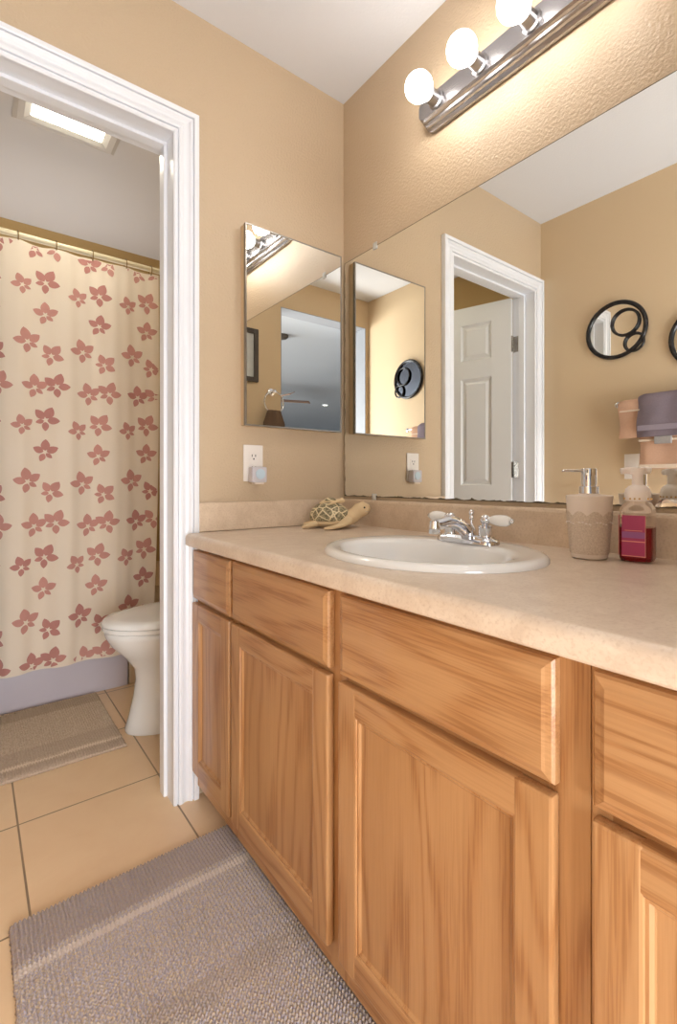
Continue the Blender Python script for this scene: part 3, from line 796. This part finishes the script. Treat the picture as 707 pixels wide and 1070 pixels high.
# ------------------------------------------------------------------ tub
tb = thing('bathtub', 'white bathtub behind the flowered shower curtain', 'bathtub', (-1.08, 1.38, 0))
b = B()
def rr(x0, x1, y0, y1, z, r, n=6):
    P = []
    for cx, cy, a0 in ((x1-r, y1-r, 0), (x0+r, y1-r, 90), (x0+r, y0+r, 180), (x1-r, y0+r, 270)):
        for k in range(n+1):
            a = math.radians(a0+90*k/n); P.append((cx+r*math.cos(a), cy+r*math.sin(a), z))
    return P
loft(b, [rr(-1.615, -0.54, 1.000, 1.765, 0.0, 0.006), rr(-1.615, -0.54, 1.000, 1.765, 0.34, 0.006), rr(-1.615, -0.54, 1.003, 1.765, 0.352, 0.012), rr(-1.61, -0.545, 1.012, 1.76, 0.356, 0.02),
         rr(-1.54, -0.62, 1.07, 1.70, 0.354, 0.12), rr(-1.51, -0.65, 1.10, 1.67, 0.30, 0.12), rr(-1.45, -0.74, 1.15, 1.62, 0.08, 0.12), rr(-1.37, -0.84, 1.22, 1.55, 0.05, 0.1)], True)
obj('shell', b, M['tub'], tb, smooth=40)

# ------------------------------------------------------------------ shower rod, rings, curtain
RY, RZ = 0.985, 2.030
b = B(); tube(b, [(BX0+0.001, RY, RZ), (BX1-0.001, RY, RZ)], 0.0125, 16)
rodt = thing('shower_rod', 'cream metal shower curtain rod below the bath ceiling', 'curtain rod', (-0.8, RY, RZ))
obj('rod', b, M['rod'], rodt, smooth=40)
for x, s in ((BX0+0.001, 1), (BX1-0.001, -1)):
    b = B(); lathe(b, [(0.030, 0), (0.030, 0.006*s), (0.016, 0.016*s)], (x, RY, RZ), 'X', 24); obj('flange', b, M['rod'], rodt, smooth=40)
ordn = ['leftmost', 'second', 'third', 'fourth', 'fifth']
RX = [-0.985, -0.845, -0.700, -0.555, -0.440]
for k, x in enumerate(RX):
    b = B(); torus(b, (x, RY, RZ-0.010), 0.0255, 0.0022, 'X', 28, 8)
    o = obj('curtain_ring', b, M['ring'])
    tag(o, 'thin metal ring holding the curtain, %s from the left on the rod' % ordn[k] if k else 'thin metal ring holding the curtain, leftmost on the rod', 'curtain ring', 'curtain rings on the shower rod')

CZ0, CZ1, CYC = 0.168, 2.004, 0.972
def cloth(u, z):
    """u = position along the rod, z = height -> point on the folded cloth"""
    t = (CZ1-z)/(CZ1-CZ0)
    pull = 0.035*t**3*max(0, (u+1.2)/0.79)
    a = 0.006+0.008*min(1, t*1.6)
    ph = 2*PI*u/0.212+0.7*math.sin(u*7.0)+0.25*math.sin(z*2.3+u*4)
    y = CYC-a*math.sin(ph)-0.0012*math.sin(2*PI*u/0.061+z*0.9)
    y -= 0.012*t
    zz = z
    if t < 0.03: zz = z-0.006*(0.5-0.5*math.cos(2*PI*(u-RX[0])/0.143))*(1-t/0.03)
    return Vector((u-pull, y, zz))
def cnorm(u, z):
    e = 0.002
    return ((cloth(u+e, z)-cloth(u-e, z)).cross(cloth(u, z+e)-cloth(u, z-e))).normalized()
b = B()
U0, U1 = -1.60, -0.405
nu, nz = 300, 80
G = [[b.verts.new(cloth(U0+(U1-U0)*i/nu, CZ0+(CZ1-CZ0)*j/nz)) for i in range(nu+1)] for j in range(nz+1)]
for j in range(nz):
    for i in range(nu):
        f = b.faces.new((G[j][i], G[j][i+1], G[j+1][i+1], G[j+1][i])); f.smooth = True
LEAF = [(92, 1.0, 0.44), (28, 0.92, 0.42), (160, 0.86, 0.42), (-38, 0.62, 0.36), (-112, 0.74, 0.42)]
def printed(u0, z0, size, rot, flip, dark):
    for ang, ln, wd in LEAF:
        a = math.radians(rot+(180-ang if flip else ang)); L = size*1.26*ln; w = size*1.26*ln*wd*0.70
        base = Vector((u0, z0)); d = Vector((math.cos(a), math.sin(a))); q = Vector((-d.y, d.x))
        n = 7; rows = []
        for k in range(n+1):
            s = k/n; wv = w*(math.sin(PI*s**0.85)**0.75) if 0 < s < 1 else 0.0004
            c = base+d*(L*(0.14+0.86*s)); rows.append([c-q*wv, c, c+q*wv])
        V = []
        for r in rows:
            rv = []
            for p in r:
                if not (U0 < p.x < U1 and CZ0+0.002 < p.y < CZ1-0.002): rv = None; break
                nn = cnorm(p.x, p.y); nn = nn if nn.y < 0 else -nn
                rv.append(b.verts.new(cloth(p.x, p.y)+nn*0.0014))
            V.append(rv)
        for r0, r1 in zip(V, V[1:]):
            if r0 is None or r1 is None: continue
            for i in range(2):
                f = b.faces.new((r0[i], r0[i+1], r1[i+1], r1[i])); f.material_index = 2 if dark else 1; f.smooth = True
MOT = [(-0.053, 1.815, 0.040, 20, 0), (0.032, 1.846, 0.050, -22, 1), (0.031, 1.706, 0.046, -5, 0), (-0.034, 1.577, 0.050, 8, 0), (0.052, 1.530, 0.046, -38, 1), (-0.008, 1.385, 0.048, 6, 0), (0.072, 1.396, 0.050, -12, 1)]
for c in range(-5, 4):
    for p in range(-3, 3):
        for (du_, z, s, r, fl) in MOT:
            u = -0.917+0.212*c+du_
            zz = z+0.598*p-0.012*(c % 2)
            if not (U0-0.05 < u < U1+0.05 and CZ0-0.05 < zz < CZ1+0.05): continue
            printed(u, zz, s, r+random.uniform(-8, 8), fl, random.random() < 0.35)
bmesh.ops.recalc_face_normals(b, faces=b.faces)
o = obj('shower_curtain', b, [M['curtain'], M['leaf'], M['leaf_dark']])
tag(o, 'cream shower curtain printed with dusty rose leaves in front of the tub', 'curtain')

# ------------------------------------------------------------------ toilet (faces left, tank behind the wall end)
TY = 0.53
to = thing('toilet', 'white toilet with closed lid behind the door casing', 'toilet', (-0.4, TY, 0))
def egg(xf, xb, w, z, n=40, p=2.2):
    R = []; cx = xf+(xb-xf)*0.58
    for k in range(n):
        a = 2*PI*k/n; c, s = math.cos(a), math.sin(a)
        rx = (cx-xf) if c < 0 else (xb-cx)
        q = 1.0 if c < 0 else (abs(c)**3+abs(s)**3)**(-1/3)
        R.append((cx+rx*c*q, TY+w*s*q, z))
    return R
b = B()
loft(b, [egg(-0.664, -0.20, 0.116, 0.0005), egg(-0.668, -0.20, 0.120, 0.012), egg(-0.655, -0.20, 0.110, 0.05), egg(-0.636, -0.20, 0.102, 0.13), egg(-0.626, -0.20, 0.099, 0.20), egg(-0.632, -0.20, 0.106, 0.245), egg(-0.668, -0.20, 0.135, 0.295),
         egg(-0.715, -0.20, 0.165, 0.345), egg(-0.738, -0.20, 0.178, 0.385), egg(-0.742, -0.20, 0.180, 0.402), egg(-0.735, -0.20, 0.175, 0.408)], True)
bowl = obj('bowl', b, M['porcelain'], to, smooth=60)
b = B(); loft(b, [egg(-0.742, -0.22, 0.181, 0.4085), egg(-0.748, -0.22, 0.186, 0.412), egg(-0.748, -0.22, 0.186, 0.424), egg(-0.744, -0.22, 0.183, 0.427)], True); obj('seat', b, M['porcelain'], to, smooth=45)
b = B(); loft(b, [egg(-0.745, -0.225, 0.184, 0.4275), egg(-0.750, -0.225, 0.188, 0.431), egg(-0.750, -0.225, 0.188, 0.440), egg(-0.742, -0.225, 0.182, 0.449), egg(-0.70, -0.235, 0.16, 0.454), egg(-0.60, -0.26, 0.10, 0.456)], True); obj('lid', b, M['porcelain'], to, smooth=45)
b = B(); loft(b, [rr(-0.195, 0.015, TY-0.20, TY+0.20, 0.40, 0.03), rr(-0.205, 0.02, TY-0.22, TY+0.22, 0.74, 0.03)], True); obj('tank', b, M['porcelain'], to, smooth=40)
b = B(); loft(b, [rr(-0.213, 0.024, TY-0.228, TY+0.228, 0.7405, 0.03), rr(-0.213, 0.024, TY-0.228, TY+0.228, 0.768, 0.03), rr(-0.205, 0.02, TY-0.22, TY+0.22, 0.775, 0.03)], True); obj('tank_lid', b, M['porcelain'], to, smooth=40)
b = B(); bx(b, -0.235, -0.206, TY-0.19, TY-0.13, 0.66, 0.675, 0.004); obj('flush_handle', b, M['chrome'], to)

# ------------------------------------------------------------------ bath ceiling fan light
fl = thing('fan_light', 'square fan light glowing in the bath ceiling', 'ceiling light', (-0.828, 0.66, H))
b = B()
loft(b, [[(x, y, z) for x, y in ((-0.828-a, 0.66-c), (-0.828+a, 0.66-c), (-0.828+a, 0.66+c), (-0.828-a, 0.66+c))] for a, c, z in ((0.188, 0.183, H-0.0006), (0.188, 0.183, H-0.008), (0.172, 0.167, H-0.016), (0.150, 0.150, H-0.014), (0.128, 0.128, H-0.005), (0.126, 0.126, H-0.001))], False)
for f in b.faces: f.smooth = False
obj('grille', b, M['vent'], fl)
b = B(); bx(b, -0.828-0.127, -0.828+0.127, 0.66-0.127, 0.66+0.127, H-0.006, H-0.002); obj('lens', b, M['lens'], fl, label='glowing lens')

# ------------------------------------------------------------------ round mirrors on the opposite wall (seen in the mirror)
def round_mirror(y, z, label, flip=1, glass='mirror'):
    t = thing('round_mirror', label, 'mirror', (XL, y, z), 0, 'round black framed mirrors on the wall opposite')
    R = 0.135
    b = B(); lathe(b, [(R-0.004, 0.003), (R-0.004, 0.009)], (XL, y, z), 'X', 56); obj('glass', b, M[glass], t, smooth=30)
    b = B(); torus(b, (XL+0.011, y, z), R, 0.0105, 'X', 64, 12); obj('frame', b, M['black'], t, smooth=60)
    for dy, dz, r in ((-0.33, 0.20*flip, 0.46), (-0.63, -0.59*flip, 0.32)):
        b = B(); torus(b, (XL+0.017, y+dy*R, z+dz*R), r*R, 0.0062, 'X', 48, 10); obj('ring', b, M['black'], t, smooth=60)
round_mirror(-0.402, 1.737, 'round black mirror with two small rings, highest in the big mirror')
round_mirror(-0.775, 1.625, 'round black mirror cut by the right edge of the big mirror')
round_mirror(-1.100, 1.735, 'round black mirror with glass coloured dark, seen only in the medicine cabinet reflection', 1, 'mirror_dark')

# ------------------------------------------------------------------ towel bars and towels (seen in the mirror)
def bar(name, label, y0, y1, z, grp='towel bars on the wall opposite'):
    t = thing(name, label, 'towel bar', (XL, (y0+y1)/2, z), 0, grp)
    b = B(); tube(b, [(XL+0.065, y0, z), (XL+0.065, y1, z)], 0.008, 12); obj('bar', b, M['chrome'], t, smooth=40)
    for y in (y0+0.012, y1-0.012):
        b = B(); lathe(b, [(0.024, 0.0008), (0.024, 0.006), (0.011, 0.014), (0.010, 0.055), (0.014, 0.058), (0.014, 0.072), (0.008, 0.076)], (XL, y, z), 'X', 20); obj('post', b, M['chrome'], t, smooth=40)
bar('towel_bar', 'upper chrome towel bar under the round mirrors', -1.06, -0.425, 1.352)
bar('towel_bar', 'lower chrome towel bar under the grey towel', -1.06, -0.52, 1.215)
def towel(y0, y1, z, front, back, r, th, seed, xb=XL+0.065):
    """a folded towel over a bar: thick strip, bar along y"""
    b = B(); path = []
    for k in range(9): path.append((xb-r, z-back+back*k/8))
    for k in range(1, 8):
        a = PI-PI*k/8; path.append((xb+r*math.cos(a), z+r*math.sin(a)))
    for k in range(13): path.append((xb+r+0.004*math.sin(k*0.6+seed), z-front*k/12))
    n = 22; outer, inner = [], []
    rings = []
    def off(i, d):
        p, q = path[max(i-1, 0)], path[min(i+1, len(path)-1)]
        tx, tz = q[0]-p[0], q[1]-p[1]; l = math.hypot(tx, tz); return (path[i][0]-tz/l*d, path[i][1]+tx/l*d)
    for j in range(n+1):
        y = y0+(y1-y0)*j/n; e = 0.5 if j in (0, n) else 1.0
        w = 0.003*math.sin(j*0.9+seed)
        ring = [(off(i, th*e)[0]+w*(1 if i > 12 else -0.3), y+0.004*math.sin(i*0.4+seed)*(1 if i > 14 else 0), off(i, th*e)[1]) for i in range(len(path))]
        ring += [(path[i][0]+w*(1 if i > 12 else -0.3), y+0.004*math.sin(i*0.4+seed)*(1 if i > 14 else 0), path[i][1]) for i in range(len(path)-1, -1, -1)]
        rings.append(ring)
    loft(b, rings)
    return b
def stripe_front(y0, y1, z0, z1, x):
    b = B(); bx(b, x, x+0.003, y0, y1, z0, z1, 0.001); return b
TX = XL+0.065
t = thing('bath_towel', 'dusty pink bath towel on the upper bar, behind the grey towel', 'towel', (TX, -0.7, 1.374), 0, 'towels on the wall opposite')
obj('cloth', towel(-1.0, -0.447, 1.352, 0.165, 0.15, 0.0105, 0.010, 1), M['towel_pink'], t, smooth=60)
obj('hem_band', stripe_front(-0.995, -0.452, 1.312, 1.319, TX+0.0255), M['towel_cream'], t, label='pale woven band')
t = thing('hand_towel', 'mauve grey hand towel folded over the pink towel', 'towel', (TX, -0.74, 1.396), 0, 'towels on the wall opposite')
obj('cloth', towel(-0.93, -0.53, 1.352, 0.165, 0.12, 0.0225, 0.016, 4), M['towel_grey'], t, smooth=60)
obj('hem_band', stripe_front(-0.925, -0.535, 1.215, 1.240, TX+0.0405), M['towel_greyband'], t, label='smooth woven band')
t = thing('bath_towel', 'dusty pink towel with cream hem on the lower bar', 'towel', (TX, -0.75, 1.225), 0, 'towels on the wall opposite')
obj('cloth', towel(-0.98, -0.535, 1.215, 0.175, 0.14, 0.0105, 0.012, 2), M['towel_pink'], t, smooth=60)
obj('hem_band', stripe_front(-0.98, -0.535, 1.042, 1.060, TX+0.026), M['towel_cream'], t, label='cream hem')
obj('top_band', stripe_front(-0.98, -0.535, 1.166, 1.176, TX+0.0255), M['towel_cream'], t, label='cream band')
b = B(); bx(b, TX+0.029, TX+0.038, -0.672, -0.602, 1.152, 1.186, 0.004); obj('ribbon_tag', b, M['clipgrey'], t, label='grey ribbon tag')
sw = thing('wall_outlet', 'white outlet plate on the wall below the pink towel', 'outlet', (XL, -0.475, 1.055))
b = B(); bx(b, XL+0.0006, XL+0.006, -0.511, -0.439, 0.994, 1.116, 0.002); obj('cover_plate', b, M['plate'], sw, smooth=40)
for zc in (1.075, 1.035):
    b = B(); bx(b, XL+0.0062, XL+0.0085, -0.492, -0.458, zc-0.0155, zc+0.0155, 0.001); obj('receptacle', b, M['plate'], sw)

# ------------------------------------------------------------------ back wall: picture, towel ring (seen in the cabinet mirror)
pf = thing('picture_frame', 'dark framed print seen at the left edge of the cabinet mirror', 'picture', (-0.28, YB, 1.84))
b = B(); x0, x1, z0, z1 = -0.425, -0.135, 1.66, 2.02
for a in ((x0, x0+0.032, z0, z1), (x1-0.032, x1, z0, z1), (x0+0.032, x1-0.032, z0, z0+0.032), (x0+0.032, x1-0.032, z1-0.032, z1)): bx(b, a[0], a[1], YB+0.0008, YB+0.022, a[2], a[3], 0.004)
obj('frame', b, M['frame_wood'], pf)
b = B(); bx(b, x0+0.03, x1-0.03, YB+0.004, YB+0.008, z0+0.03, z1-0.03); obj('print', b, M['paper'], pf, label='pale print')
tr = thing('towel_ring', 'chrome towel ring beside the opening, seen in the cabinet mirror', 'towel ring', (-0.53, YB, 1.60))
b = B(); lathe(b, [(0.026, 0.0008), (0.026, 0.006), (0.012, 0.014), (0.010, 0.05), (0.013, 0.054), (0.006, 0.06)], (-0.53, YB, 1.605), 'Y', 22); obj('post', b, M['chrome'], tr, smooth=40)
b = B(); torus(b, (-0.53, YB+0.045, 1.53), 0.075, 0.005, 'Y', 44, 10); obj('ring', b, M['chrome'], tr, smooth=60)
b = B()
rings = []
for k in range(10):
    z = 1.472-0.27*k/9; w = 0.050+0.035*min(1, k/3); d = 0.016+0.006*min(1, k/3)
    if k == 0: z += 0.002
    rings.append([(-0.53+w*math.cos(2*PI*q/28), YB+0.046+d*math.sin(2*PI*q/28)+0.005*math.sin(q*1.9), z) for q in range(28)])
loft(b, rings); tag(obj('hand_towel', b, M['towel_brown'], smooth=70), 'brown hand towel hanging from the chrome towel ring', 'towel')

# ------------------------------------------------------------------ bedroom details seen in the cabinet mirror
fan = thing('ceiling_fan', 'ceiling fan with wooden blades in the bedroom, seen in the cabinet mirror', 'ceiling fan', (-2.35, -4.9, 2.2))
fc = Vector((-2.35, -4.9, 0))
b = B(); lathe(b, [(0.06, BZ-0.0005), (0.06, BZ-0.03), (0.016, BZ-0.05), (0.016, 2.28)], tuple(fc), n=20); obj('downrod', b, M['frame_wood'], fan, smooth=40)
b = B(); lathe(b, [(0.02, 2.29), (0.10, 2.27), (0.12, 2.22), (0.10, 2.16), (0.05, 2.12), (0.01, 2.11)], tuple(fc), n=28); obj('motor', b, M['frame_wood'], fan, smooth=40)
for k in range(5):
    a = 2*PI*k/5+0.35; d = Vector((math.cos(a), math.sin(a), 0)); q = Vector((-d.y, d.x, 0))
    b = B(); rings = []
    for s, w in ((0.13, 0.03), (0.20, 0.05), (0.40, 0.065), (0.60, 0.068), (0.66, 0.045)):
        c = fc+d*s+Vector((0, 0, 2.205)); rings.append([c+q*w+Vector((0, 0, 0.026)), c-q*w-Vector((0, 0, 0.026)), c-q*w-Vector((0, 0, 0.034)), c+q*w+Vector((0, 0, 0.018))])
    loft(b, rings); 
    for f in b.faces: f.smooth = False
    obj('blade', b, M['fanwood'], fan)
for k, (x, y) in enumerate(((-4.26, -6.07),)):
    t = thing('recessed_light', 'small recessed light in the bedroom ceiling', 'ceiling light', (x, y, BZ))
    b = B(); torus(b, (x, y, BZ-0.006), 0.055, 0.010, 'Z', 36, 8); obj('trim_ring', b, M['white'], t, smooth=60)
    b = B(); lathe(b, [(0.046, BZ-0.008), (0.046, BZ-0.003)], (x, y, 0), n=28); obj('lamp_face', b, M['spot'], t, label='glowing lamp')
b = B(); lathe(b, [(0.07, BZ-0.0006), (0.07, BZ-0.02), (0.055, BZ-0.034), (0.02, BZ-0.036)], (-1.35, -2.80, 0), n=28)
tag(obj('smoke_detector', b, M['frame_wood'], smooth=40), 'small dark round detector on the bedroom ceiling', 'detector')
